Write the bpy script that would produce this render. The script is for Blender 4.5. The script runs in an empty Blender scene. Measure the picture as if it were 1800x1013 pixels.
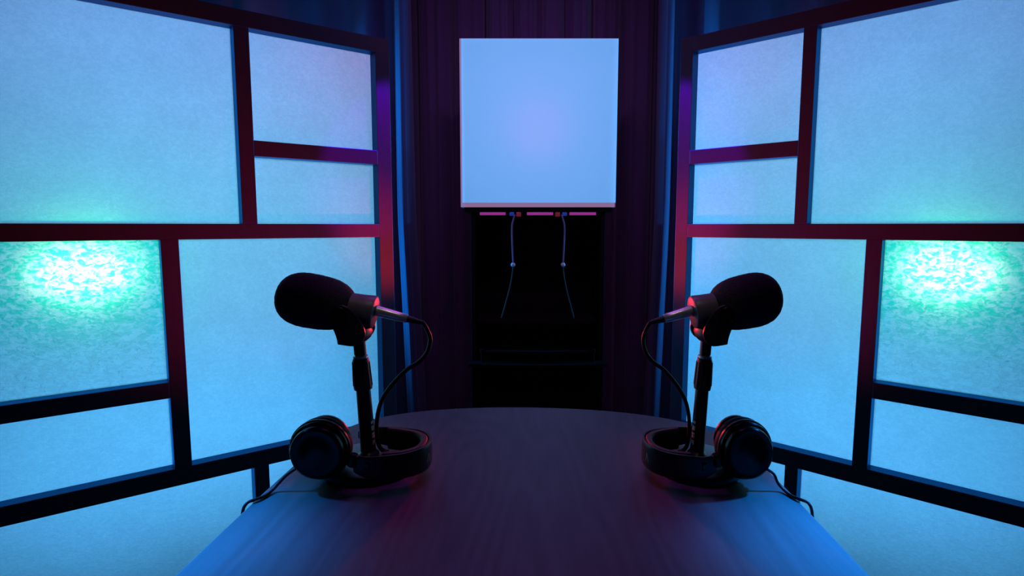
import bpy, bmesh, math, random
from mathutils import Vector, Matrix
random.seed(7)
C = bpy.context.scene.collection
PI = math.pi
R = math.radians
sc = bpy.context.scene

# ------------------------------------------------------------------ camera, world, exposure
CAM_Z = 1.20                                   # lens height above the floor
TABLE_Z = 0.83
cam_d = bpy.data.cameras.new('camera')
cam_d.sensor_width = 36.0
cam_d.lens = 36.0 * 1024.6 / 1800.0
cam_d.clip_start = 0.02
cam = bpy.data.objects.new('camera', cam_d)
C.objects.link(cam)
cam.location = (0, 0, CAM_Z)
cam.rotation_euler = (R(90 - 6.11), 0, 0)
sc.camera = cam

world = bpy.data.worlds.new('dark_room')
sc.world = world
world.use_nodes = True
bg = world.node_tree.nodes['Background']
bg.inputs[0].default_value = (0.3, 0.15, 0.6, 1)
bg.inputs[1].default_value = 0.004

sc.view_settings.view_transform = 'Standard'
sc.view_settings.look = 'None'
sc.view_settings.exposure = 0.0
sc.view_settings.gamma = 1.0
sc.view_settings.use_curve_mapping = False
sc.cycles.use_denoising = True
sc.cycles.max_bounces = 8
sc.cycles.transparent_max_bounces = 8
sc.cycles.sample_clamp_indirect = 4.0


def lamp(name, kind, loc, energy, color, target=None, **kw):
    d = bpy.data.lights.new(name, kind)
    d.energy = energy
    d.color = color
    for k, v in kw.items():
        setattr(d, k, v)
    o = bpy.data.objects.new(name, d)
    C.objects.link(o)
    o.location = loc
    if target is not None:
        v = Vector(target) - Vector(loc)
        o.rotation_euler = v.to_track_quat('-Z', 'Y').to_euler()
    return o


# the two paper screens: foot of the inner post, turn about the vertical, mirror sign
SCREENS = {
    'left': dict(o=Vector((-0.4975, 2.2, 0)), rz=R(37.03), s=1,
                 P=(0.0, 0.055), A=(-0.477, -0.431), D=(-0.712, -0.663), G=(-0.478, -0.430), E=(-1.25, -1.195), k=1.0),
    'right': dict(o=Vector((0.6514, 2.2, 0)), rz=R(-42.43), s=-1,
                  P=(-0.007, 0.041), A=(-0.422, -0.382), D=(-0.637, -0.594), G=(-0.435, -0.393), E=(-1.10, -1.052), k=0.885),
}


def screen_point(sd, u, n, v):
    """u along the screen from its inner post, n behind its front face, v above lens height"""
    S = SCREENS[sd]
    return S['o'] + Matrix.Rotation(S['rz'], 3, 'Z') @ Vector((S['s'] * u, n, v + CAM_Z))


# lamps behind each screen: three banks of washes, a teal bulb close behind the paper, a lavender spot
for sd, S in SCREENS.items():
    k = S['k']
    for nm, u, v, aim, e, col in (('upper_wash_lamp', -0.62, 0.62, 0.42, 4.2, (0.19, 0.425, 0.95)),
                               ('middle_wash_lamp', -0.50, 0.0, 0.0, 2.6, (0.13, 0.70, 1.0)),
                               ('lower_wash_lamp', -0.62, -0.75, -0.65, 5.3, (0.085, 0.465, 0.98))):
        lamp(nm, 'AREA', screen_point(sd, u * k, 0.55, v), e * k, col, screen_point(sd, u * k, 0.0, aim),
             shape='RECTANGLE', size=1.3 * k, size_y=0.5, spread=R(150))
    lamp('teal_bulb', 'POINT', screen_point(sd, -0.885 * k, 0.046 + 0.10, -0.115), 0.95 * k, (0.0, 1.0, 0.08),
         shadow_soft_size=0.02)
    lamp('white_core_bulb', 'AREA', screen_point(sd, -0.90 * k, 0.046 + 0.045, -0.135), 0.23 * k, (1.0, 1.0, 0.8),
         screen_point(sd, -0.90 * k, 0.0, -0.135), shape='ELLIPSE', size=0.24 * k, size_y=0.13)
    lamp('lavender_lamp', 'SPOT', screen_point(sd, 0.0, 0.55, 0.75), 2.4 * k, (1.0, 0.05, 0.25),
         screen_point(sd, -0.12 * k, 0.0, 0.50), spot_size=R(80), spot_blend=1.0, shadow_soft_size=0.10)
    cx = -0.535 if sd == 'left' else 0.765
    for z in (1.75, 0.95):  # added unseen spots standing in for blue spill on the curtain edge
        lamp('blue_curtain_spill', 'SPOT', (cx * 2.15, 2.85, z), 62.0, (0.0, 0.35, 1.0),
             (cx, 2.93, z), spot_size=R(110), spot_blend=1.0, shadow_soft_size=0.03)

    lamp('blue_upper_curtain_spill', 'SPOT', screen_point(sd, -0.55 * k, 0.40, 0.72), 14.0, (0.0, 0.40, 1.0),  # added spot for blue spill on the curtain above the screen
         (-1.10 if sd == 'left' else 1.12, 3.05, 2.30), spot_size=R(95), spot_blend=1.0, shadow_soft_size=0.03)

# unseen coloured spots, added to tint posts, screens, table and microphones
for s in (-1, 1):
    px = -0.47 if s < 0 else 0.63
    # added red spots past the table's far end, for posts, screens and microphone rims
    lamp('red_post_fill', 'SPOT', (0.03 - s * 0.12, 1.75, 0.58), 150.0, (1.0, 0.03, 0.04), (px, 2.2, 1.13),
         spot_size=R(25), spot_blend=1.0, shadow_soft_size=0.03)
    lamp('red_wash_fill', 'SPOT', (0.03 - s * 0.05, 1.55, 0.58), 62.0, (1.0, 0.04, 0.20), (s * 0.84, 1.90, 1.12),
         spot_size=R(58), spot_blend=1.0, shadow_soft_size=0.05)
    lamp('red_rim_fill', 'SPOT', (0.03 - s * 0.05, 1.50, 1.02), 10.0, (1.0, 0.03, 0.06),
         (-0.22 if s < 0 else 0.28, 0.87, 1.00), spot_size=R(36), spot_blend=0.6, shadow_soft_size=0.02)
    # violet pair above, aimed at the upper half of the posts
    lamp('violet_spot', 'SPOT', (0.05 - s * 0.30, 1.75, 2.43), 260.0, (0.32, 0.0, 1.0), (px, 2.2, 1.49),
         spot_size=R(18), spot_blend=0.35, shadow_soft_size=0.02)
    # added blue spots beyond the table sides, standing in for screen light on the top
    lamp('blue_edge_fill', 'SPOT', (s * 1.55 * (1.0 if s < 0 else 0.95), 1.15, 2.03), 900.0, (0.0, 0.25, 0.95), (s * 0.49, 0.68, TABLE_Z),
         spot_size=R(14.5), spot_blend=1.0, shadow_soft_size=0.06)
lamp('violet_table_fill', 'SPOT', (0.03, 1.5, 2.58), 21.0, (0.62, 0.10, 1.0), (0.03, 0.80, TABLE_Z),  # added overhead, unseen, to tint the middle of the table
     spot_size=R(50), spot_blend=1.0, shadow_soft_size=0.3)
for s in (-1, 1):
    lamp('neutral_fill', 'SPOT', (s * 0.10, 0.35, 2.4), 5.0, (1.0, 0.85, 0.85), (-0.20 if s < 0 else 0.26, 0.87, 1.07),  # added unseen spot that lifts the microphone body and plug
         spot_size=R(8), spot_blend=1.0, shadow_soft_size=0.03)
lamp('violet_curtain_fill', 'AREA', (0.06, 1.5, 2.78), 5.0, (0.55, 0.25, 0.9), (0.06, 3.2, 1.48),  # added above the view to tint the centre curtain violet
     shape='RECTANGLE', size=1.0, size_y=0.15, spread=R(90))


# ------------------------------------------------------------------ materials
def new_mat(name):
    m = bpy.data.materials.new(name)
    m.use_nodes = True
    nt = m.node_tree
    return m, nt, nt.nodes['Principled BSDF'], nt.nodes['Material Output']


def principled(name, color, rough=0.5, metal=0.0, ior=1.5, bump=None, coat=0.0, vary=0.0, scale=40.0, stretch=(1, 1, 1), sheen=0.0, tint=(1, 1, 1)):
    m, nt, b, out = new_mat(name)
    b.inputs['Base Color'].default_value = (*color, 1)
    b.inputs['Roughness'].default_value = rough
    b.inputs['Metallic'].default_value = metal
    b.inputs['IOR'].default_value = ior
    b.inputs['Coat Weight'].default_value = coat
    b.inputs['Sheen Weight'].default_value = sheen
    b.inputs['Specular Tint'].default_value = (*tint, 1)
    tc = nt.nodes.new('ShaderNodeTexCoord')
    mp = nt.nodes.new('ShaderNodeMapping')
    mp.inputs['Scale'].default_value = stretch
    nt.links.new(tc.outputs['Object'], mp.inputs[0])
    nz = nt.nodes.new('ShaderNodeTexNoise')
    nz.inputs['Scale'].default_value = scale
    nz.inputs['Detail'].default_value = 5
    nt.links.new(mp.outputs[0], nz.inputs['Vector'])
    if vary:
        mx = nt.nodes.new('ShaderNodeMix')
        mx.data_type = 'RGBA'
        mx.inputs['A'].default_value = (*[c * (1 - vary) for c in color], 1)
        mx.inputs['B'].default_value = (*[min(1, c * (1 + vary)) for c in color], 1)
        nt.links.new(nz.outputs['Fac'], mx.inputs['Factor'])
        nt.links.new(mx.outputs['Result'], b.inputs['Base Color'])
    if bump:
        bp = nt.nodes.new('ShaderNodeBump')
        bp.inputs['Strength'].default_value = bump[0]
        bp.inputs['Distance'].default_value = bump[1]
        nt.links.new(nz.outputs['Fac'], bp.inputs['Height'])
        nt.links.new(bp.outputs[0], b.inputs['Normal'])
    return m


def paper_mat(name, m_lo, bump, f_lo, gate_hi, red_lo, m_scale):
    m, nt, b, out = new_mat(name)
    nt.nodes.remove(b)
    N = nt.nodes.new
    L = nt.links.new
    tc = N('ShaderNodeTexCoord')

    def noise(scale, detail=2, dist=0.0, stretch=None):
        n = N('ShaderNodeTexNoise')
        n.inputs['Scale'].default_value = scale
        n.inputs['Detail'].default_value = detail
        n.inputs['Distortion'].default_value = dist
        if stretch:
            mp = N('ShaderNodeMapping')
            mp.inputs['Scale'].default_value = stretch
            mp.inputs['Rotation'].default_value = (0, R(25), 0)
            L(tc.outputs['Object'], mp.inputs[0])
            L(mp.outputs[0], n.inputs['Vector'])
        else:
            L(tc.outputs['Object'], n.inputs['Vector'])
        return n.outputs['Fac']

    def rng(fac, a, b_, c, d):
        r = N('ShaderNodeMapRange')
        r.inputs[1].default_value = a
        r.inputs[2].default_value = b_
        r.inputs[3].default_value = c
        r.inputs[4].default_value = d
        L(fac, r.inputs[0])
        return r.outputs[0]

    def math_(op, a, b_=None):
        n = N('ShaderNodeMath')
        n.operation = op
        for i, v in enumerate((a, b_)):
            if v is None:
                continue
            if isinstance(v, (int, float)):
                n.inputs[i].default_value = v
            else:
                L(v, n.inputs[i])
        return n.outputs[0]
    mott = rng(noise(m_scale, 3, 0.9, (1, 1, 1.5)), 0.40, 0.60, m_lo, 1.0)
    fine = rng(noise(260, 2), 0.3, 0.7, 0.94, 1.0)
    cloud = rng(noise(9, 4, 0.3), 0.3, 0.7, 0.93, 1.0)
    fib = math_('ABSOLUTE', math_('SUBTRACT', noise(22, 1, 2.2), 0.5))
    fib = rng(fib, 0.002, 0.012, f_lo, 1.0)
    gate = rng(noise(6, 1), gate_hi, gate_hi + 0.08, 0.0, 1.0)
    fib = math_('ADD', math_('MULTIPLY', fib, gate), math_('SUBTRACT', 1.0, gate))
    t = math_('MULTIPLY', math_('MULTIPLY', mott, fine), math_('MULTIPLY', cloud, fib))
    t = math_('MULTIPLY', t, 0.85)
    cc = N('ShaderNodeCombineColor')
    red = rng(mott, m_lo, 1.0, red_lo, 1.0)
    if red_lo < 0.9:                       # teal halo of the bulb tinted into the upper part of the sheet
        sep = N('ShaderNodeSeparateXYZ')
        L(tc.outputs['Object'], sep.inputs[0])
        halo_band = rng(sep.outputs[2], CAM_Z - 0.40, CAM_Z - 0.24, 0.0, 1.0)
        red = math_('ADD', math_('MULTIPLY', red, halo_band), math_('SUBTRACT', 1.0, halo_band))
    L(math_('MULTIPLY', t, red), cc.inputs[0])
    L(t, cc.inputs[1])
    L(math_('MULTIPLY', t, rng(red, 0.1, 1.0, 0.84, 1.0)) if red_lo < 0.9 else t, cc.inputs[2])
    tr = N('ShaderNodeBsdfTranslucent')
    L(cc.outputs[0], tr.inputs['Color'])
    bp = N('ShaderNodeBump')
    bp.inputs['Strength'].default_value = 0.8
    bp.inputs['Distance'].default_value = bump
    L(noise(70, 4, 0.8, (1, 1, 1.6)), bp.inputs['Height'])
    L(bp.outputs[0], tr.inputs['Normal'])
    df = N('ShaderNodeBsdfDiffuse')
    df.inputs['Color'].default_value = (0.30, 0.30, 0.32, 1)
    mx = N('ShaderNodeMixShader')
    mx.inputs[0].default_value = 0.12
    L(tr.outputs[0], mx.inputs[1])
    L(df.outputs[0], mx.inputs[2])
    L(mx.outputs[0], out.inputs['Surface'])
    return m


def diffuser_mat(name, color, glow):
    m, nt, b, out = new_mat(name)
    nt.nodes.remove(b)
    tc = nt.nodes.new('ShaderNodeTexCoord')
    nz = nt.nodes.new('ShaderNodeTexNoise')
    nz.inputs['Scale'].default_value = 300
    nt.links.new(tc.outputs['Object'], nz.inputs['Vector'])
    mx = nt.nodes.new('ShaderNodeMix')
    mx.data_type = 'RGBA'
    mx.inputs['A'].default_value = (*[c * 0.97 for c in color], 1)
    mx.inputs['B'].default_value = (*color, 1)
    nt.links.new(nz.outputs['Fac'], mx.inputs['Factor'])
    tr = nt.nodes.new('ShaderNodeBsdfTranslucent')
    nt.links.new(mx.outputs['Result'], tr.inputs['Color'])
    em = nt.nodes.new('ShaderNodeEmission')
    em.inputs['Color'].default_value = (*glow, 1)
    ad = nt.nodes.new('ShaderNodeAddShader')
    nt.links.new(tr.outputs[0], ad.inputs[0])
    nt.links.new(em.outputs[0], ad.inputs[1])
    nt.links.new(ad.outputs[0], out.inputs['Surface'])
    return m


def wood_top_mat():
    m, nt, b, out = new_mat('dark_oak_veneer')
    N = nt.nodes.new
    L = nt.links.new
    tc = N('ShaderNodeTexCoord')
    mp = N('ShaderNodeMapping')
    mp.inputs['Scale'].default_value = (1.0, 0.16, 1.0)
    L(tc.outputs['Object'], mp.inputs[0])
    nz = N('ShaderNodeTexNoise')
    nz.inputs['Scale'].default_value = 5.0
    nz.inputs['Detail'].default_value = 2
    L(mp.outputs[0], nz.inputs['Vector'])
    # cathedral grain: contour rings of a stretched noise
    mul = N('ShaderNodeMath'); mul.operation = 'MULTIPLY'; mul.inputs[1].default_value = 120
    L(nz.outputs['Fac'], mul.inputs[0])
    sn = N('ShaderNodeMath'); sn.operation = 'SINE'
    L(mul.outputs[0], sn.inputs[0])
    n2 = N('ShaderNodeTexNoise')
    n2.inputs['Scale'].default_value = 160
    n2.inputs['Detail'].default_value = 4
    mp2 = N('ShaderNodeMapping')
    mp2.inputs['Scale'].default_value = (1.0, 0.06, 1.0)
    L(tc.outputs['Object'], mp2.inputs[0])
    L(mp2.outputs[0], n2.inputs['Vector'])
    add = N('ShaderNodeMath'); add.operation = 'MULTIPLY_ADD'; add.inputs[1].default_value = 0.25
    L(sn.outputs[0], add.inputs[0])
    L(n2.outputs['Fac'], add.inputs[2])
    mx = N('ShaderNodeMix'); mx.data_type = 'RGBA'
    mx.inputs['A'].default_value = (0.085, 0.075, 0.085, 1)
    mx.inputs['B'].default_value = (0.125, 0.11, 0.125, 1)
    L(add.outputs[0], mx.inputs['Factor'])
    L(mx.outputs['Result'], b.inputs['Base Color'])
    bp = N('ShaderNodeBump')
    bp.inputs['Strength'].default_value = 0.2
    bp.inputs['Distance'].default_value = 0.001
    L(add.outputs[0], bp.inputs['Height'])
    L(bp.outputs[0], b.inputs['Normal'])
    b.inputs['Roughness'].default_value = 0.5
    b.inputs['Specular IOR Level'].default_value = 0.5
    return m


def frame_mat():
    m, nt, b, out = new_mat('dark_lacquered_wood')
    nt.nodes.remove(b)
    N = nt.nodes.new
    L = nt.links.new
    tc = N('ShaderNodeTexCoord')
    mp = N('ShaderNodeMapping')
    mp.inputs['Scale'].default_value = (4, 4, 0.4)
    L(tc.outputs['Object'], mp.inputs[0])
    nz = N('ShaderNodeTexNoise')
    nz.inputs['Scale'].default_value = 60
    nz.inputs['Detail'].default_value = 5
    L(mp.outputs[0], nz.inputs['Vector'])
    mx = N('ShaderNodeMix')
    mx.data_type = 'RGBA'
    mx.inputs['A'].default_value = (0.034, 0.012, 0.014, 1)
    mx.inputs['B'].default_value = (0.056, 0.020, 0.022, 1)
    L(nz.outputs['Fac'], mx.inputs['Factor'])
    bp = N('ShaderNodeBump')
    bp.inputs['Strength'].default_value = 0.15
    bp.inputs['Distance'].default_value = 0.001
    L(nz.outputs['Fac'], bp.inputs['Height'])
    df = N('ShaderNodeBsdfDiffuse')
    L(mx.outputs['Result'], df.inputs['Color'])
    L(bp.outputs[0], df.inputs['Normal'])
    gl = N('ShaderNodeBsdfGlossy')
    gl.inputs['Color'].default_value = (0.05, 0.50, 1.0, 1)
    gl.inputs['Roughness'].default_value = 0.36
    L(bp.outputs[0], gl.inputs['Normal'])
    fr = N('ShaderNodeFresnel')
    fr.inputs['IOR'].default_value = 1.6
    ms = N('ShaderNodeMixShader')
    L(fr.outputs[0], ms.inputs[0])
    L(df.outputs[0], ms.inputs[1])
    L(gl.outputs[0], ms.inputs[2])
    L(ms.outputs[0], out.inputs['Surface'])
    return m


M = {
    'frame': frame_mat(),
    'paper': paper_mat('washi_paper', 0.93, 0.002, 1.10, 0.52, 0.97, 80),
    'paper_halo_tint': paper_mat('crinkled_washi_halo_tint', 0.88, 0.003, 0.75, 0.45, 0.10, 55),
    'top': wood_top_mat(),
    'edge': principled('dark_table_edge', (0.05, 0.045, 0.055), 0.5, vary=0.2),
    'black_metal': principled('black_painted_metal', (0.012, 0.011, 0.013), 0.35, bump=(0.05, 0.0005), scale=400),
    'gloss': principled('glossy_black_plastic', (0.008, 0.007, 0.008), 0.26, ior=1.35),
    'satin': principled('satin_black_plastic', (0.02, 0.019, 0.021), 0.42, bump=(0.05, 0.0004), scale=500),
    'body': principled('charcoal_microphone_body', (0.16, 0.145, 0.15), 0.42, bump=(0.04, 0.0004), scale=500),
    'foam': principled('black_foam', (0.045, 0.034, 0.042), 0.95, bump=(0.9, 0.003), vary=0.5, scale=420),
    'leather': principled('black_leatherette', (0.012, 0.012, 0.014), 0.6, bump=(0.3, 0.001), scale=250),
    'nickel': principled('brushed_nickel', (0.72, 0.70, 0.69), 0.32, metal=0.6, bump=(0.05, 0.0003), scale=300),
    'rubber': principled('black_rubber', (0.018, 0.016, 0.018), 0.5, bump=(0.05, 0.0003), scale=300),
    'mark': principled('pale_printed_mark', (0.75, 0.72, 0.72), 0.5),
    'curtain': principled('dark_plum_curtain', (0.050, 0.030, 0.062), 0.9, bump=(0.3, 0.002), vary=0.25, scale=350, sheen=0.15),
    'curtain_side': principled('dark_navy_curtain', (0.012, 0.032, 0.085), 0.9, bump=(0.3, 0.002), vary=0.25, scale=350, sheen=0.1),
    'cabinet': principled('black_cabinet_board', (0.005, 0.003, 0.003), 0.8, ior=1.15, bump=(0.1, 0.001), vary=0.2),
    'shell': principled('white_sign_shell', (0.35, 0.30, 0.34), 0.5, vary=0.05),
    'sign': diffuser_mat('opal_acrylic', (0.80, 0.82, 0.85), (0.092, 0.31, 0.655)),
    'lip': diffuser_mat('pink_opal_acrylic', (0.4, 0.2, 0.3), (0.22, 0.13, 0.24)),
    'cord': principled('pale_cord', (0.15, 0.08, 0.16), 0.7, bump=(0.3, 0.0005), scale=600),
    'bead': principled('pearl_bead', (0.5, 0.45, 0.5), 0.25),
    'wall': principled('dark_wall_paint', (0.03, 0.025, 0.035), 0.9, vary=0.15, scale=6, bump=(0.1, 0.001)),
    'floor': principled('dark_carpet_floor', (0.03, 0.028, 0.032), 0.95, vary=0.3, scale=200, bump=(0.5, 0.003)),
    'blue_clip': principled('blue_plastic_clip', (0.05, 0.25, 0.75), 0.4),
    'red_clip': principled('red_plastic_clip', (0.75, 0.08, 0.07), 0.4),
}


def strip_mat():
    m, nt, b, out = new_mat('magenta_edge_glow')  # emission stands in for pink light falling on the cabinet edge
    b.inputs['Base Color'].default_value = (0.25, 0.05, 0.2, 1)
    b.inputs['Roughness'].default_value = 0.4
    b.inputs['Emission Color'].default_value = (0.62, 0.055, 0.50, 1)
    b.inputs['Emission Strength'].default_value = 0.38
    return m


M['strip'] = strip_mat()


# ------------------------------------------------------------------ mesh helpers
def link(name, bm, mat, parent=None, smooth=True, bevel=0.0):
    me = bpy.data.meshes.new(name)
    bmesh.ops.recalc_face_normals(bm, faces=bm.faces)
    bm.to_mesh(me)
    bm.free()
    if smooth:
        for p in me.polygons:
            p.use_smooth = True
    o = bpy.data.objects.new(name, me)
    C.objects.link(o)
    me.materials.append(mat)
    if parent is not None:
        o.parent = parent
    if bevel:
        md = o.modifiers.new('edge', 'BEVEL')
        md.width = bevel
        md.segments = 2
        md.limit_method = 'ANGLE'
        md.angle_limit = R(40)
    if smooth:
        try:
            me.set_sharp_from_angle(angle=R(38))
        except Exception:
            pass
    return o


def empty(name, loc, rz=0.0, label=None, cat=None, group=None):
    o = bpy.data.objects.new(name, None)
    o.empty_display_size = 0.05
    C.objects.link(o)
    o.location = loc
    o.rotation_euler = (0, 0, rz)
    tag(o, label, cat, group)
    return o


def tag(o, label=None, cat=None, group=None, kind=None):
    if label:
        o['label'] = label
    if cat:
        o['category'] = cat
    if group:
        o['group'] = group
    if kind:
        o['kind'] = kind
    return o


def add_box(bm, a, b):
    vs = [bm.verts.new((x, y, z)) for x in (a[0], b[0]) for y in (a[1], b[1]) for z in (a[2], b[2])]
    for f in ((0, 1, 3, 2), (4, 6, 7, 5), (0, 4, 5, 1), (2, 3, 7, 6), (0, 2, 6, 4), (1, 5, 7, 3)):
        bm.faces.new([vs[i] for i in f])


def frame_of(axis):
    axis = Vector(axis).normalized()
    h = Vector((0, 0, 1)) if abs(axis.z) < 0.9 else Vector((1, 0, 0))
    a = axis.cross(h).normalized()
    return axis, a, axis.cross(a).normalized()


def add_lathe(bm, prof, origin=(0, 0, 0), axis=(0, 0, 1), n=40, close=True, sx=1.0, sy=1.0):
    """prof: list of (distance along axis, radius)"""
    ax, a, b = frame_of(axis)
    O = Vector(origin)
    rings = []
    for t, r in prof:
        if r < 1e-6:
            rings.append([bm.verts.new(O + ax * t)])
        else:
            rings.append([bm.verts.new(O + ax * t + (a * math.cos(2 * PI * i / n) * sx + b * math.sin(2 * PI * i / n) * sy) * r) for i in range(n)])
    for p, q in zip(rings, rings[1:]):
        for i in range(n):
            j = (i + 1) % n
            if len(p) == 1 and len(q) == 1:
                continue
            if len(p) == 1:
                bm.faces.new((p[0], q[j], q[i]))
            elif len(q) == 1:
                bm.faces.new((p[i], p[j], q[0]))
            else:
                bm.faces.new((p[i], p[j], q[j], q[i]))
    if close:
        for r_ in (rings[0], rings[-1]):
            if len(r_) > 2:
                bm.faces.new(r_)


def smooth_path(pts, per=10, closed=False):
    P = [Vector(p) for p in pts]
    out = []
    n = len(P)
    for i in range(n - 1):
        p0 = P[max(i - 1, 0)]; p1 = P[i]; p2 = P[i + 1]; p3 = P[min(i + 2, n - 1)]
        for k in range(per):
            t = k / per
            out.append(0.5 * ((2 * p1) + (-p0 + p2) * t + (2 * p0 - 5 * p1 + 4 * p2 - p3) * t * t + (-p0 + 3 * p1 - 3 * p2 + p3) * t ** 3))
    out.append(P[-1])
    return out


def add_tube(bm, pts, rad, n=12):
    rads = rad if isinstance(rad, (list, tuple)) else [rad] * len(pts)
    pts = [Vector(p) for p in pts]
    prev = None
    rings = []
    for i, p in enumerate(pts):
        t = (pts[min(i + 1, len(pts) - 1)] - pts[max(i - 1, 0)]).normalized()
        if prev is None:
            _, a, b = frame_of(t)
        else:
            a = (prev - t * prev.dot(t)).normalized()
            b = t.cross(a).normalized()
        prev = a
        rings.append([bm.verts.new(p + (a * math.cos(2 * PI * k / n) + b * math.sin(2 * PI * k / n)) * rads[i]) for k in range(n)])
    for p, q in zip(rings, rings[1:]):
        for i in range(n):
            j = (i + 1) % n
            bm.faces.new((p[i], p[j], q[j], q[i]))
    bm.faces.new(rings[0])
    bm.faces.new(rings[-1])


def add_band(bm, pts, half_h, half_t, n=14):
    """rounded strap standing on edge: pts are its centre line, half_h up/down, half_t through"""
    pts = [Vector(p) for p in pts]
    hh = half_h if isinstance(half_h, (list, tuple)) else [half_h] * len(pts)
    rings = []
    for i, p in enumerate(pts):
        t = (pts[min(i + 1, len(pts) - 1)] - pts[max(i - 1, 0)]).normalized()
        side = t.cross(Vector((0, 0, 1))).normalized()
        ring = []
        for k in range(n):
            a = 2 * PI * k / n
            c, s = math.cos(a), math.sin(a)
            ex = 0.45
            ring.append(bm.verts.new(p + side * (math.copysign(abs(c) ** ex, c) * half_t) + Vector((0, 0, 1)) * (math.copysign(abs(s) ** ex, s) * hh[i])))
        rings.append(ring)
    for p, q in zip(rings, rings[1:]):
        for i in range(n):
            j = (i + 1) % n
            bm.faces.new((p[i], p[j], q[j], q[i]))
    bm.faces.new(rings[0])
    bm.faces.new(rings[-1])


def scale_x(bm, k):
    for v in bm.verts:
        v.co.x *= k


# ------------------------------------------------------------------ room shell
def slab(name, a, b, m):
    bm = bmesh.new()
    add_box(bm, a, b)
    o = link(name, bm, m, smooth=False)
    o['kind'] = 'structure'
    return o


slab('floor', (-2.6, -1.4, -0.06), (2.7, 3.7, 0.0), M['floor'])
slab('ceiling', (-2.6, -1.4, 3.0), (2.7, 3.7, 3.06), M['wall'])
slab('wall_back', (-2.6, 3.6, 0.0), (2.7, 3.7, 3.0), M['wall'])
slab('wall_left', (-2.7, -1.4, 0.0), (-2.6, 3.7, 3.0), M['wall'])
slab('wall_right', (2.7, -1.4, 0.0), (2.8, 3.7, 3.0), M['wall'])
slab('wall_front', (-2.6, -1.5, 0.0), (2.7, -1.4, 3.0), M['wall'])


# ------------------------------------------------------------------ curtains
def curtain(name, keys, z0, z1, m, label, group, drift=0.012, kick=0.0):
    """keys: plan line of the folds (x, y); the folds lean a little on their way down"""
    pts = smooth_path([(x, y, 0) for x, y in keys], 8)
    bm = bmesh.new()
    nz = 24
    rows = []
    for j in range(nz + 1):
        t = j / nz
        z = z0 + (z1 - z0) * t
        row = []
        for i, p in enumerate(pts):
            w = math.sin(i * 0.23 + t * 2.1) * drift * (1 - t) + math.sin(i * 0.61 + t * 3.7) * 0.004
            w += kick * max(0.0, 1.25 - z)
            row.append(bm.verts.new((p.x + w, p.y + w * 0.6, z)))
        rows.append(row)
    for r0, r1 in zip(rows, rows[1:]):
        for i in range(len(r0) - 1):
            bm.faces.new((r0[i], r0[i + 1], r1[i + 1], r1[i]))
    o = link(name, bm, m)
    md = o.modifiers.new('cloth', 'SOLIDIFY')
    md.thickness = 0.004
    return tag(o, label, 'curtain', group)


def folds(x0, x1, y, pitch, depth):
    out = []
    n = max(2, round((x1 - x0) / pitch))
    for i in range(n + 1):
        x = x0 + (x1 - x0) * i / n + random.uniform(-0.15, 0.15) * pitch * (0 < i < n)
        out.append((x, y + (depth if i % 2 else -depth) * random.uniform(0.7, 1.15)))
    return out


def pinched(valleys, y):
    """broad soft bulges between deep narrow pinches"""
    out = []
    for (a, da), (b, db) in zip(valleys, valleys[1:]):
        w = b - a
        out += [(a, y + da), (a + 0.012, y + 0.01), (a + 0.28 * w, y - 0.035), (a + 0.5 * w, y - 0.028), (a + 0.72 * w, y - 0.04), (b - 0.012, y + 0.01)]
    return out + [(valleys[-1][0], y + valleys[-1][1])]


curtain('curtain', pinched([(-0.86, 0.10), (-0.67, 0.09), (-0.520, 0.13), (-0.33, 0.06), (-0.146, 0.12), (0.0, 0.04), (0.145, 0.04), (0.290, 0.04), (0.440, 0.12), (0.60, 0.06), (0.780, 0.13), (0.90, 0.09), (1.04, 0.10)], 3.30), 0.02, 2.86, M['curtain'],
        'dark plum pleated curtain hanging behind the glowing square sign', 'stage curtains')
curtain('curtain', folds(-2.45, -0.72, 3.05, 0.15, 0.05) + [(-0.66, 3.10), (-0.615, 3.11), (-0.598, 3.11), (-0.585, 3.06), (-0.568, 2.985), (-0.542, 2.915), (-0.525, 2.895), (-0.514, 2.93), (-0.508, 3.07)],
        0.02, 2.86, M['curtain_side'], 'dark navy curtain behind the wider glowing screen, on the left side', 'stage curtains', drift=0.006, kick=0.03)
curtain('curtain', [(0.740, 3.07), (0.745, 2.93), (0.754, 2.895), (0.768, 2.915), (0.790, 2.985), (0.805, 3.06), (0.83, 3.11), (0.88, 3.10)] + folds(0.95, 2.55, 3.05, 0.15, 0.05),
        0.02, 2.86, M['curtain_side'], 'dark navy curtain behind the narrower glowing screen, on the right side', 'stage curtains', drift=0.006, kick=-0.03)


# ------------------------------------------------------------------ paper screens
H = dict(top=(0.629, 0.682), B=(0.226, 0.277), Cc=(-0.043, 0.006), E=(-0.536, -0.485), F=(-0.823, -0.766), bot=(-1.195, -1.152))
DEPTH = 0.052
PAPER = 0.046


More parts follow.
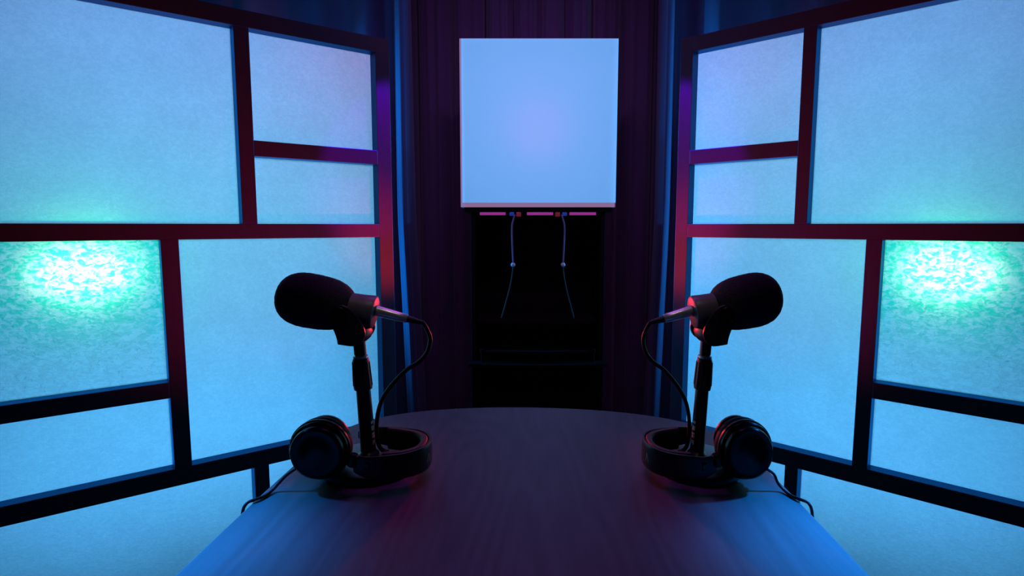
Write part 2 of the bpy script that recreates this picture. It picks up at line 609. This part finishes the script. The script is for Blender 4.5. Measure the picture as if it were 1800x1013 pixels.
def paper_screen(sd, label):
    S = SCREENS[sd]
    s = S['s']
    root = empty('paper_screen', S['o'], S['rz'], label, 'room divider', 'paper screens flanking the table')

    def bar(name, u, v, back=DEPTH, front=0.0):
        bm = bmesh.new()
        add_box(bm, (s * u[0], front, v[0] + CAM_Z), (s * u[1], back, v[1] + CAM_Z))
        return link(name, bm, M['frame'], root, smooth=False, bevel=0.0015)

    def pane(u, v, mat='paper'):
        bm = bmesh.new()
        e = 0.003
        add_box(bm, (s * (u[0] - e), PAPER, v[0] - e + CAM_Z), (s * (u[1] + e), PAPER + 0.0008, v[1] + e + CAM_Z))
        # a single skin of paper: keep only the front sheet
        bm.faces.ensure_lookup_table()
        keep = [f for f in bm.faces if all(abs(x.co.y - PAPER) < 1e-6 for x in f.verts)]
        bmesh.ops.delete(bm, geom=[f for f in bm.faces if f not in keep], context='FACES')
        return link('paper_pane', bm, M[mat], root, smooth=False)
    P, A, D, G, E = S['P'], S['A'], S['D'], S['G'], S['E']
    bar('stile', P, (-CAM_Z, H['top'][1]))
    bar('stile', E, (-CAM_Z, H['top'][1]))
    bar('rail', (E[1], P[0]), H['top'])
    bar('rail', (E[1], P[0]), H['bot'])
    bar('rail', (E[1], P[0]), H['Cc'])
    bar('rail', (E[1], P[0]), H['F'])
    bar('muntin', A, (H['Cc'][1], H['top'][0]))
    bar('muntin', (A[1], P[0]), H['B'])
    bar('muntin', D, (H['F'][1], H['Cc'][0]))
    bar('muntin', (E[1], D[0]), H['E'])
    bar('muntin', G, (H['bot'][1], H['F'][0]))
    pane((E[1], A[0]), (H['Cc'][1], H['top'][0]))
    pane((A[1], P[0]), (H['B'][1], H['top'][0]))
    pane((A[1], P[0]), (H['Cc'][1], H['B'][0]))
    pane((E[1], D[0]), (H['E'][1], H['Cc'][0]), 'paper_halo_tint')
    pane((D[1], P[0]), (H['F'][1], H['Cc'][0]))
    pane((E[1], D[0]), (H['F'][1], H['E'][0]))
    pane((E[1], G[0]), (H['bot'][1], H['F'][0]))
    pane((G[1], P[0]), (H['bot'][1], H['F'][0]))
    return root


paper_screen('left', 'dark framed paper screen glowing blue and teal, standing left of the table')
paper_screen('right', 'dark framed paper screen glowing blue and teal, standing right of the table')

# ------------------------------------------------------------------ table
TAB = empty('table', (0.012, 0.60, 0), R(-3.0), 'dark wood grained table with a rounded far end between the glowing screens', 'table')


def table_outline(inset=0.0):
    """half outline (x, y) from the far tip down the side, table-local"""
    half = [(0.0, 0.562), (0.07, 0.559), (0.14, 0.549), (0.21, 0.530), (0.27, 0.501), (0.315, 0.462), (0.343, 0.41), (0.358, 0.34), (0.365, 0.24), (0.368, 0.10), (0.369, -0.06), (0.369, -0.30), (0.369, -0.42)]
    half = [(p.x, p.y) for p in smooth_path([(x, y, 0) for x, y in half], 6)]
    pts = [(-x, y) for x, y in reversed(half[1:])] + half
    return [(x * (1 - inset / 0.37), y - inset * (1 if y > 0 else -1) * 0.9) for x, y in pts]


bm = bmesh.new()
ol = table_outline()
lo = [bm.verts.new((x, y, TABLE_Z - 0.028)) for x, y in ol]
hi = [bm.verts.new((x, y, TABLE_Z)) for x, y in ol]
bm.faces.new(hi)
bm.faces.new(list(reversed(lo)))
for i in range(len(ol)):
    j = (i + 1) % len(ol)
    bm.faces.new((lo[i], lo[j], hi[j], hi[i]))
link('tabletop', bm, M['top'], TAB, bevel=0.002)
bm = bmesh.new()
ol2 = table_outline(0.08)
lo = [bm.verts.new((x, y, TABLE_Z - 0.075)) for x, y in ol2]
hi = [bm.verts.new((x, y, TABLE_Z - 0.028)) for x, y in ol2]
bm.faces.new(hi)
bm.faces.new(list(reversed(lo)))
for i in range(len(ol2)):
    j = (i + 1) % len(ol2)
    bm.faces.new((lo[i], lo[j], hi[j], hi[i]))
link('apron', bm, M['edge'], TAB)
for ly in (-0.26, 0.33):
    for lx in (-0.24, 0.24):
        bm = bmesh.new()
        add_lathe(bm, [(0.0, 0.018), (0.35, 0.023), (TABLE_Z - 0.075, 0.027)], (lx, ly, 0), n=20)
        link('leg', bm, M['edge'], TAB)

# ------------------------------------------------------------------ microphones, stands, cables, headphones
SIDES = [(-1, 1.0, (-0.2197, 0.866)), (1, -0.885, (0.2835, 0.866))]
SNAME = {-1: 'left', 1: 'right'}
LEAN = 0.055       # the tube leans a little towards its own screen


def make_stand(side, k, pos):
    root = empty('microphone_stand', (pos[0], pos[1], TABLE_Z), 0, 'black round based desk stand holding the %s microphone' % SNAME[side], 'microphone stand', 'desk microphone stands')

    def L(name, prof, mat, org=(0, 0, 0), axis=(0, 0, 1), n=36):
        bm = bmesh.new()
        add_lathe(bm, prof, org, axis, n)
        scale_x(bm, k)
        return link(name, bm, mat, root)
    L('base_plate', [(0.0003, 0.069), (0.0013, 0.0735), (0.009, 0.0735), (0.0125, 0.071), (0.0135, 0.067), (0.0145, 0.018), (0.0145, 0.0)], M['black_metal'], n=64)
    ax = (-LEAN, 0, 1)
    L('lower_tube', [(0.014, 0.0165), (0.022, 0.0160), (0.026, 0.0118), (0.125, 0.0108)], M['black_metal'], (0.0, 0, 0), ax)
    cl = L('clutch', [(0.122, 0.0112), (0.123, 0.0135), (0.127, 0.0142), (0.150, 0.0130), (0.167, 0.0124), (0.170, 0.0118), (0.170, 0.009)], M['satin'], (0, 0, 0), ax)
    bm = bmesh.new()
    for i in range(12):
        a = 2 * PI * i / 12
        p = Vector((math.cos(a), math.sin(a), 0))
        q = Vector((-LEAN, 0, 1))
        add_tube(bm, [q * 0.129 + p * 0.0141, q * 0.165 + p * 0.0126], 0.0011, 6)
    scale_x(bm, k)
    link('grip_rib', bm, M['satin'], cl)
    L('lock_ring', [(0.170, 0.0088), (0.1712, 0.0112), (0.1745, 0.0112), (0.1757, 0.0085)], M['nickel'], (0, 0, 0), ax)
    L('upper_tube', [(0.168, 0.0078), (0.176, 0.0080), (0.177, 0.0092), (0.210, 0.0092), (0.212, 0.007)], M['black_metal'], (0, 0, 0), ax)
    # small pale lettering that runs down the tube, on its inner side
    bm = bmesh.new()
    q = Vector((-LEAN, 0, 1)).normalized()
    z = 0.070
    for ln in (0.0045, 0.003, 0.005, 0.0035, 0.0045, 0.003, 0.005):
        for w0, w1 in ((0.1, 0.42), (0.5, 0.75)):
            vs = []
            for (a, zz) in ((w0, z), (w1, z + 0.0004), (w1, z + ln), (w0, z + ln - 0.0005)):
                r = 0.01175
                th = -0.05 - a * 0.8
                vs.append(bm.verts.new(q * zz + Vector((math.cos(th), math.sin(th), 0)) * r))
            bm.faces.new(vs)
        z -= ln + 0.0016
    scale_x(bm, k)
    lt = link('lettering', bm, M['mark'], root)
    lt['label'] = 'small pale lettering running down the tube'
    # yoke that carries the microphone: cup on the tube, two cheeks up to the body
    bm = bmesh.new()
    add_lathe(bm, [(0.1965, 0.0), (0.1975, 0.014), (0.202, 0.0195), (0.210, 0.0225), (0.217, 0.021), (0.219, 0.0)], (-0.002, 0, 0), ax, 32, sx=1.45)
    yk = link('yoke', bm, M['satin'], root)
    for v in yk.data.vertices:
        v.co.x *= k
    for sy in (-1, 1):
        bm = bmesh.new()
        # cheek: a rounded plate beside the body
        cx, cz = -0.030, 0.2555
        ring = []
        out2 = [(-0.034, 0.214), (-0.006, 0.212), (0.006, 0.228), (0.0, 0.247), (-0.0145, 0.266), (-0.030, 0.272), (-0.045, 0.264), (-0.047, 0.250), (-0.040, 0.236), (-0.036, 0.225)]
        path = smooth_path([(x, 0, z_) for x, z_ in out2 + [out2[0]]], 5)[:-1]
        f0 = [bm.verts.new((p.x + 0.0005, sy * 0.0335, p.z - 0.016)) for p in path]
        f1 = [bm.verts.new((p.x + 0.0005, sy * 0.0275, p.z - 0.016)) for p in path]
        bm.faces.new(f0)
        bm.faces.new(list(reversed(f1)))
        for i in range(len(path)):
            j = (i + 1) % len(path)
            bm.faces.new((f0[i], f0[j], f1[j], f1[i]))
        scale_x(bm, k)
        ck = link('yoke_arm', bm, M['satin'], root, bevel=0.001)
        bm = bmesh.new()
        add_lathe(bm, [(0.0, 0.0125), (0.003, 0.0125), (0.0048, 0.0108), (0.0048, 0.0085), (0.003, 0.0075), (0.003, 0.0032), (0.0042, 0.0028), (0.0042, 0.0)], (-0.0300, sy * 0.0332, 0.2416), (0, sy, 0), 28)
        scale_x(bm, k)
        link('pivot_knob', bm, M['gloss'], ck)
    return root


MIC_C = Vector((-0.0155, 0, 0.2458))          # middle of the body, stand-local
MIC_AX = Vector((-math.cos(R(10.5)), 0, math.sin(R(10.5))))   # towards the foam


def make_mic(side, k, pos):
    root = empty('microphone', (pos[0], pos[1], TABLE_Z), 0, 'black microphone with rounded foam windscreen facing the %s screen' % SNAME[side], 'microphone', 'microphones on desk stands')
    bm = bmesh.new()
    add_lathe(bm, [(-0.031, 0.0), (-0.031, 0.0215), (-0.0295, 0.0242), (-0.026, 0.0252), (-0.014, 0.0240), (0.02, 0.0225), (0.045, 0.0215), (0.05, 0.018), (0.05, 0.0)], MIC_C, MIC_AX, 48)
    scale_x(bm, k)
    link('body', bm, M['body'], root)
    # foam: an upright barrel with a blunt front and softly narrowed back
    L = 0.119
    prof = []
    for i in range(33):
        t = i / 32
        x = -1 + 2 * t
        r = (1 - abs(x) ** 2.9) ** (1 / 2.3)
        r *= 1.0 + 0.055 * x - 0.02 * x * x
        prof.append((t * L, max(r, 0) * 0.0408))
    prof = prof[2:]
    prof = [(prof[0][0] - 0.0005, 0.0)] + prof
    prof[-1] = (prof[-1][0], 0.0)
    bm = bmesh.new()
    add_lathe(bm, prof, MIC_C + MIC_AX * -0.001, MIC_AX, 56)
    for v in bm.verts:
        n = v.co.normalized()
        v.co += Vector((random.uniform(-1, 1), random.uniform(-1, 1), random.uniform(-1, 1))) * 0.00025
    scale_x(bm, k)
    link('foam_windscreen', bm, M['foam'], root)
    return root


def make_cable(side, k, pos):
    root = empty('microphone_cable', (pos[0], pos[1], TABLE_Z), 0, 'black cable with silver plug curling down from the %s microphone' % SNAME[side], 'cable', 'microphone cables')
    back = -MIC_AX
    s0 = MIC_C + back * 0.0312 + Vector((0, 0, 0.0035))
    ax = (back + Vector((0, 0, -0.085))).normalized()
    bm = bmesh.new()
    add_lathe(bm, [(0.0, 0.0), (0.0, 0.0078), (0.002, 0.0083), (0.036, 0.0070), (0.048, 0.0064), (0.049, 0.0056), (0.049, 0.0)], s0, ax, 28)
    scale_x(bm, k)
    p = link('plug', bm, M['nickel'], root)
    p['label'] = 'silver metal plug'
    bm = bmesh.new()
    s1 = s0 + ax * 0.0485
    add_lathe(bm, [(0.0, 0.0), (0.0, 0.0056), (0.004, 0.0052), (0.020, 0.0036), (0.022, 0.0030), (0.022, 0.0)], s1, ax, 20)
    scale_x(bm, k)
    link('strain_relief', bm, M['rubber'], root)
    e = s1 + ax * 0.0215
    pts = [e - ax * 0.002, e + ax * 0.003, (0.0912, 0.001, 0.2150), (0.0964, 0.001, 0.1992), (0.0912, 0.002, 0.1793), (0.0785, 0.003, 0.1642), (0.0586, 0.004, 0.1510), (0.0350, 0.005, 0.1264), (0.0200, 0.006, 0.1038), (0.0118, 0.008, 0.0770), (0.0096, 0.010, 0.0500), (0.0120, 0.011, 0.0300), (0.0180, 0.013, 0.0205), (0.027, 0.013, 0.0180)]
    bm = bmesh.new()
    add_tube(bm, smooth_path(pts, 8), 0.0033, 12)
    scale_x(bm, k)
    link('cord', bm, M['rubber'], root)
    return root


def make_headphones(side, k, pos):
    root = empty('headphones', (pos[0], pos[1], TABLE_Z), 0, 'glossy black headphones laid around the base of the %s stand' % SNAME[side], 'headphones', 'headphones around the stands')

    def cup(cx, y0, sgn, cz, rr, dp):
        """axis along y; sgn -1: outer face towards the lens"""
        bm = bmesh.new()
        o = (cx, y0, cz)
        ax = (0.0, sgn, 0.0)
        add_lathe(bm, [(0.0, 0.0), (0.0, rr * 0.98), (0.007 * dp, rr), (0.012 * dp, rr * 0.985), (0.0145 * dp, rr * 0.93), (0.0150 * dp, rr * 0.90), (0.0210 * dp, rr * 0.89), (0.0250 * dp, rr * 0.85), (0.0268 * dp, rr * 0.79), (0.0262 * dp, rr * 0.74), (0.0255 * dp, rr * 0.55), (0.0275 * dp, rr * 0.40), (0.0285 * dp, rr * 0.20), (0.0285 * dp, 0.0)], o, ax, 64)
        scale_x(bm, k)
        c = link('ear_cup', bm, M['gloss'], root)
        bm = bmesh.new()
        add_lathe(bm, [(0.0005, rr * 0.99), (0.001, rr * 1.035), (0.005, rr * 1.035), (0.0058, rr * 0.99)], o, ax, 56, close=False)
        scale_x(bm, k)
        link('trim_ring', bm, M['satin'], c)
        bm = bmesh.new()
        prof = [(-0.0005 - 0.010 + 0.010 * math.cos(a), rr * 0.80 + rr * 0.21 * math.sin(a)) for a in [PI * i / 10 for i in range(11)]]
        prof = [(0.0, rr * 0.7)] + prof + [(-0.021, rr * 0.45), (-0.012, rr * 0.40), (-0.010, 0.0)]
        add_lathe(bm, prof, o, ax, 56)
        scale_x(bm, k)
        link('ear_cushion', bm, M['leather'], c)
        return c
    cup(-0.0520, -0.066, -1, 0.0550, 0.0420, 0.9)
    cup(-0.0600, -0.018, 1, 0.0505, 0.0345, 0.6)
    # headband: strap on edge, from the near cup round the tube to the far cup
    zb = 0.0350
    path = [(-0.0010, -0.083, 0.040), (0.018, -0.0855, zb), (0.045, -0.0850, zb), (0.072, -0.077, zb), (0.091, -0.058, zb), (0.0975, -0.032, zb), (0.093, -0.006, zb), (0.077, 0.014, zb), (0.050, 0.027, zb), (0.020, 0.034, zb + 0.001), (0.000, 0.034, 0.038)]
    P = smooth_path(path, 8)
    n = len(P)
    hh = [0.0185 - 0.006 * abs(2 * i / (n - 1) - 1) ** 3 for i in range(n)]
    bm = bmesh.new()
    add_band(bm, P, hh, 0.0028)
    scale_x(bm, k)
    hb = link('headband', bm, M['satin'], root)
    # padded lining inside the bow
    bm = bmesh.new()
    Q = []
    for i, p in enumerate(P[14:-10]):
        ii = i + 14
        t = (P[ii + 1] - P[ii - 1]).normalized()
        Q.append(p + Vector((0, 0, 1)).cross(t).normalized() * 0.0085 + Vector((0, 0, 0.001)))
    add_band(bm, Q, 0.0172, 0.0066)
    scale_x(bm, k)
    link('headband_pad', bm, M['leather'], hb)
    # small pale mark on the outside of the bow: a slanted stroke
    bm = bmesh.new()
    j = min(range(n), key=lambda i: (P[i] - Vector((0.0945, -0.050, zb))).length)
    t = (P[j + 1] - P[j - 1]).normalized()
    o_ = Vector((0, 0, 1)).cross(t).normalized() * -0.0030
    for (a0, a1, b0, b1) in ((-0.0030, -0.0018, 0.0020, 0.0032), (0.0045, 0.0055, 0.0020, 0.0032)):
        vs = [P[j] + o_ + t * x + Vector((0, 0, z)) for x, z in ((a0, -0.007), (a1, -0.007), (b1, 0.006), (b0, 0.006))]
        bm.faces.new([bm.verts.new(v) for v in vs])
    scale_x(bm, k)
    mk = link('printed_mark', bm, M['mark'], hb)
    mk['label'] = 'small pale slanted mark'
    # forks and sliders between strap and cups
    for (ya, yb, cx, cz, yc) in ((-0.083, -0.0855, -0.048, 0.0570, -0.0865), (0.034, 0.034, -0.060, 0.050, 0.010)):
        sgn = -1 if ya < 0 else 1
        bm = bmesh.new()
        add_band(bm, smooth_path([(-0.018, yc + sgn * 0.002, 0.046), (-0.008, ya, 0.044), (0.006, ya, 0.041), (0.022, yb + sgn * 0.0035, zb + 0.002)], 5), 0.0058, 0.0021)
        scale_x(bm, k)
        sl = link('slider', bm, M['gloss'], root)
        bm = bmesh.new()
        add_lathe(bm, [(-0.009, 0.0), (-0.009, 0.0055), (-0.007, 0.0075), (0.007, 0.0075), (0.009, 0.0055), (0.009, 0.0)], (-0.002, ya + sgn * 0.001, 0.045), (0.25, 0, 1), 20)
        scale_x(bm, k)
        link('hinge', bm, M['gloss'], sl)
    # lead from the near cup over the table edge
    pts = [(-0.083, -0.074, 0.030), (-0.096, -0.078, 0.022), (-0.107, -0.082, 0.011), (-0.113, -0.087, 0.0045), (-0.1165, -0.097, 0.0023), (-0.1200, -0.107, 0.0024), (-0.1260, -0.116, 0.0030), (-0.1345, -0.1225, 0.001), (-0.1395, -0.1255, -0.012), (-0.1405, -0.126, -0.05), (-0.140, -0.124, -0.20), (-0.136, -0.120, -0.42)]
    if side > 0:
        pts = [(x if i < 2 else x * 0.945, y, z) for i, (x, y, z) in enumerate(pts)]
    bm = bmesh.new()
    add_tube(bm, smooth_path(pts, 8), 0.0021, 10)
    scale_x(bm, k)
    link('lead', bm, M['rubber'], root)
    return root


for side, k, pos in SIDES:
    make_stand(side, k, pos)
    make_mic(side, k, pos)
    make_cable(side, k, pos)
    make_headphones(side, k, pos)

# ------------------------------------------------------------------ black cabinet with the square light box on top
CX = 0.122
CY = 2.75
cab = empty('cabinet', (CX, CY, 0), 0, 'narrow black open cabinet carrying the glowing square sign', 'cabinet')
CW = 0.315
CT = 1.285


def cbox(name, a, b, parent=cab, mat='cabinet', bevel=0.002):
    bm = bmesh.new()
    add_box(bm, a, b)
    return link(name, bm, M[mat], parent, smooth=False, bevel=bevel)


cbox('side_panel', (-CW, 0.0, 0.0), (-CW + 0.02, 0.30, CT - 0.022))
cbox('side_panel', (CW - 0.02, 0.0, 0.0), (CW, 0.30, CT - 0.022))
cbox('back_panel', (-CW + 0.02, 0.285, 0.0), (CW - 0.02, 0.30, CT - 0.022))
cbox('top_panel', (-CW - 0.03, -0.012, CT - 0.022), (CW + 0.03, 0.30, CT))


def bowed(name, hw, y0, y1, z0, z1, bow, parent=cab, mat='cabinet'):
    bm = bmesh.new()
    n = 24
    cols = []
    for i in range(n + 1):
        t = -1 + 2 * i / n
        x = t * hw
        yf = y0 - bow * (1 - t * t)
        cols.append([bm.verts.new((x, yf, z0)), bm.verts.new((x, y1, z0)), bm.verts.new((x, y1, z1)), bm.verts.new((x, yf, z1))])
    for a, b in zip(cols, cols[1:]):
        for k in range(4):
            bm.faces.new((a[k], b[k], b[(k + 1) % 4], a[(k + 1) % 4]))
    bm.faces.new(cols[0])
    bm.faces.new(cols[-1])
    return link(name, bm, M[mat], parent, bevel=0.002)


bowed('shelf', CW - 0.022, 0.04, 0.284, 0.725, 0.745, 0.02)
bowed('ledge', CW + 0.012, -0.06, 0.0, 0.535, 0.555, 0.035)
rail = bowed('gallery_rail', CW - 0.05, -0.035, -0.02, 0.600, 0.612, 0.03)
for sx in (-1, 1):
    bm = bmesh.new()
    add_lathe(bm, [(0, 0.008), (0.012, 0.006), (0.040, 0.006), (0.055, 0.011), (0.062, 0.010), (0.066, 0.0)], (sx * (CW - 0.05), -0.028, 0.555), (0, 0, 1), 16)
    link('rail_post', bm, M['cabinet'], rail)

# edge strips with painted magenta glow, and clips, under the cabinet's top edge
zt = CT - 0.022 - 0.014
for x0, x1 in ((-0.272, -0.152), (-0.052, 0.070), (0.147, 0.270)):
    st = cbox('glow_edge_strip', (x0, -0.010, zt), (x1, 0.004, zt + 0.013), cab, 'strip', 0.001)
    st['label'] = 'cabinet edge strip with painted magenta glow'
for xa in (-0.105, 0.105):
    s = 1 if xa < 0 else -1
    c1 = cbox('clip', (xa - s * 0.018 - 0.011, -0.016, zt - 0.004), (xa - s * 0.018 + 0.011, 0.004, zt + 0.013), cab, 'blue_clip')
    c1['label'] = 'small blue clip'
    c2 = cbox('clip', (xa + s * 0.014 - 0.011, -0.016, zt - 0.008), (xa + s * 0.014 + 0.011, 0.004, zt + 0.013), cab, 'red_clip')
    c2['label'] = 'small red clip'

# pull cords hanging from the clips
for xa in (-0.105, 0.105):
    s = 1 if xa < 0 else -1
    root = empty('pull_cord', (CX + xa, CY - 0.022, zt), 0, 'thin pale cord with a pearly bead hanging under the sign, the %s one' % ('left' if s > 0 else 'right'), 'cord', 'cords under the sign')
    root.location.z = zt - 0.004
    bm = bmesh.new()
    add_tube(bm, smooth_path([(-s * 0.004, 0.004, 0.006), (-s * 0.010, -0.002, -0.016), (-s * 0.017, -0.004, -0.05), (-s * 0.016, -0.004, -0.12), (-s * 0.012, -0.004, -0.215)], 8), 0.0042, 8)
    link('cord', bm, M['cord'], root)
    bm = bmesh.new()
    add_lathe(bm, [(0.0, 0.0)] + [(0.011 - 0.011 * math.cos(PI * i / 12), 0.011 * math.sin(PI * i / 12)) for i in range(1, 12)] + [(0.022, 0.0)], (-s * 0.012, -0.004, -0.238), (0, 0, 1), 20)
    link('bead', bm, M['bead'], root)
    bm = bmesh.new()
    add_tube(bm, smooth_path([(-s * 0.012, -0.004, -0.236), (-s * 0.018, -0.003, -0.29), (-s * 0.033, 0.0, -0.36), (-s * 0.052, 0.002, -0.43), (-s * 0.066, 0.004, -0.48)], 8), [0.0036 - 0.0000 * i for i in range(33)], 8)
    tl = link('tassel', bm, M['rubber'], root)
    tl['label'] = 'darker lower end of the cord'

# the square light box
SB, ST = 1.3025, 2.042
SW = 0.3605
sign = empty('light_box_sign', (CX, CY - 0.01, SB - 0.017), 0, 'square blank sign glowing pale blue above the black cabinet', 'sign')
zs = SB - (SB - 0.017)
HT = ST - SB


def sbox(name, a, b, mat, bevel=0.0015):
    bm = bmesh.new()
    add_box(bm, a, b)
    return link(name, bm, M[mat], sign, smooth=False, bevel=bevel)


bm = bmesh.new()
for a, b in (((-SW, 0.004, 0.0), (-SW + 0.006, 0.12, HT + zs)), ((SW - 0.006, 0.004, 0.0), (SW, 0.12, HT + zs)), ((-SW + 0.006, 0.004, 0.0), (SW - 0.006, 0.12, 0.006)), ((-SW + 0.006, 0.004, HT + zs - 0.006), (SW - 0.006, 0.12, HT + zs)), ((-SW, 0.12, 0.0), (SW, 0.126, HT + zs))):
    add_box(bm, a, b)
link('casing', bm, M['shell'], sign, smooth=False)


def sheet(name, x0, x1, z0, z1, y, mat):
    bm = bmesh.new()
    bm.faces.new([bm.verts.new(p) for p in ((x0, y, z0), (x1, y, z0), (x1, y, z1), (x0, y, z1))])
    return link(name, bm, M[mat], sign, smooth=False)


sheet('face', -SW + 0.008, SW, zs + 0.004, HT + zs, 0.002, 'sign')
lp = sheet('lower_lip', -SW + 0.008, SW - 0.004, 0.0, zs + 0.004, 0.002, 'lip')
lp['label'] = 'pinkish lower edge of the sign'
lp = sheet('side_lip', -SW, -SW + 0.008, 0.0, HT + zs, 0.002, 'lip')
lp['label'] = 'pink side edge of the sign'
# lamps inside the box and behind it
zm = (SB + ST) / 2
lamp('sign_violet_lamp', 'AREA', (CX, CY + 0.105, zm - 0.03), 0.03, (1.0, 0.0, 0.25), (CX, CY - 1, zm - 0.03), shape='DISK', size=0.26)
lamp('sign_back_lamp', 'AREA', (CX, CY + 0.20, ST - 0.05), 0.5, (0.45, 0.04, 0.85), (CX, CY + 0.5, ST + 0.1), shape='RECTANGLE', size=0.45, size_y=0.08)
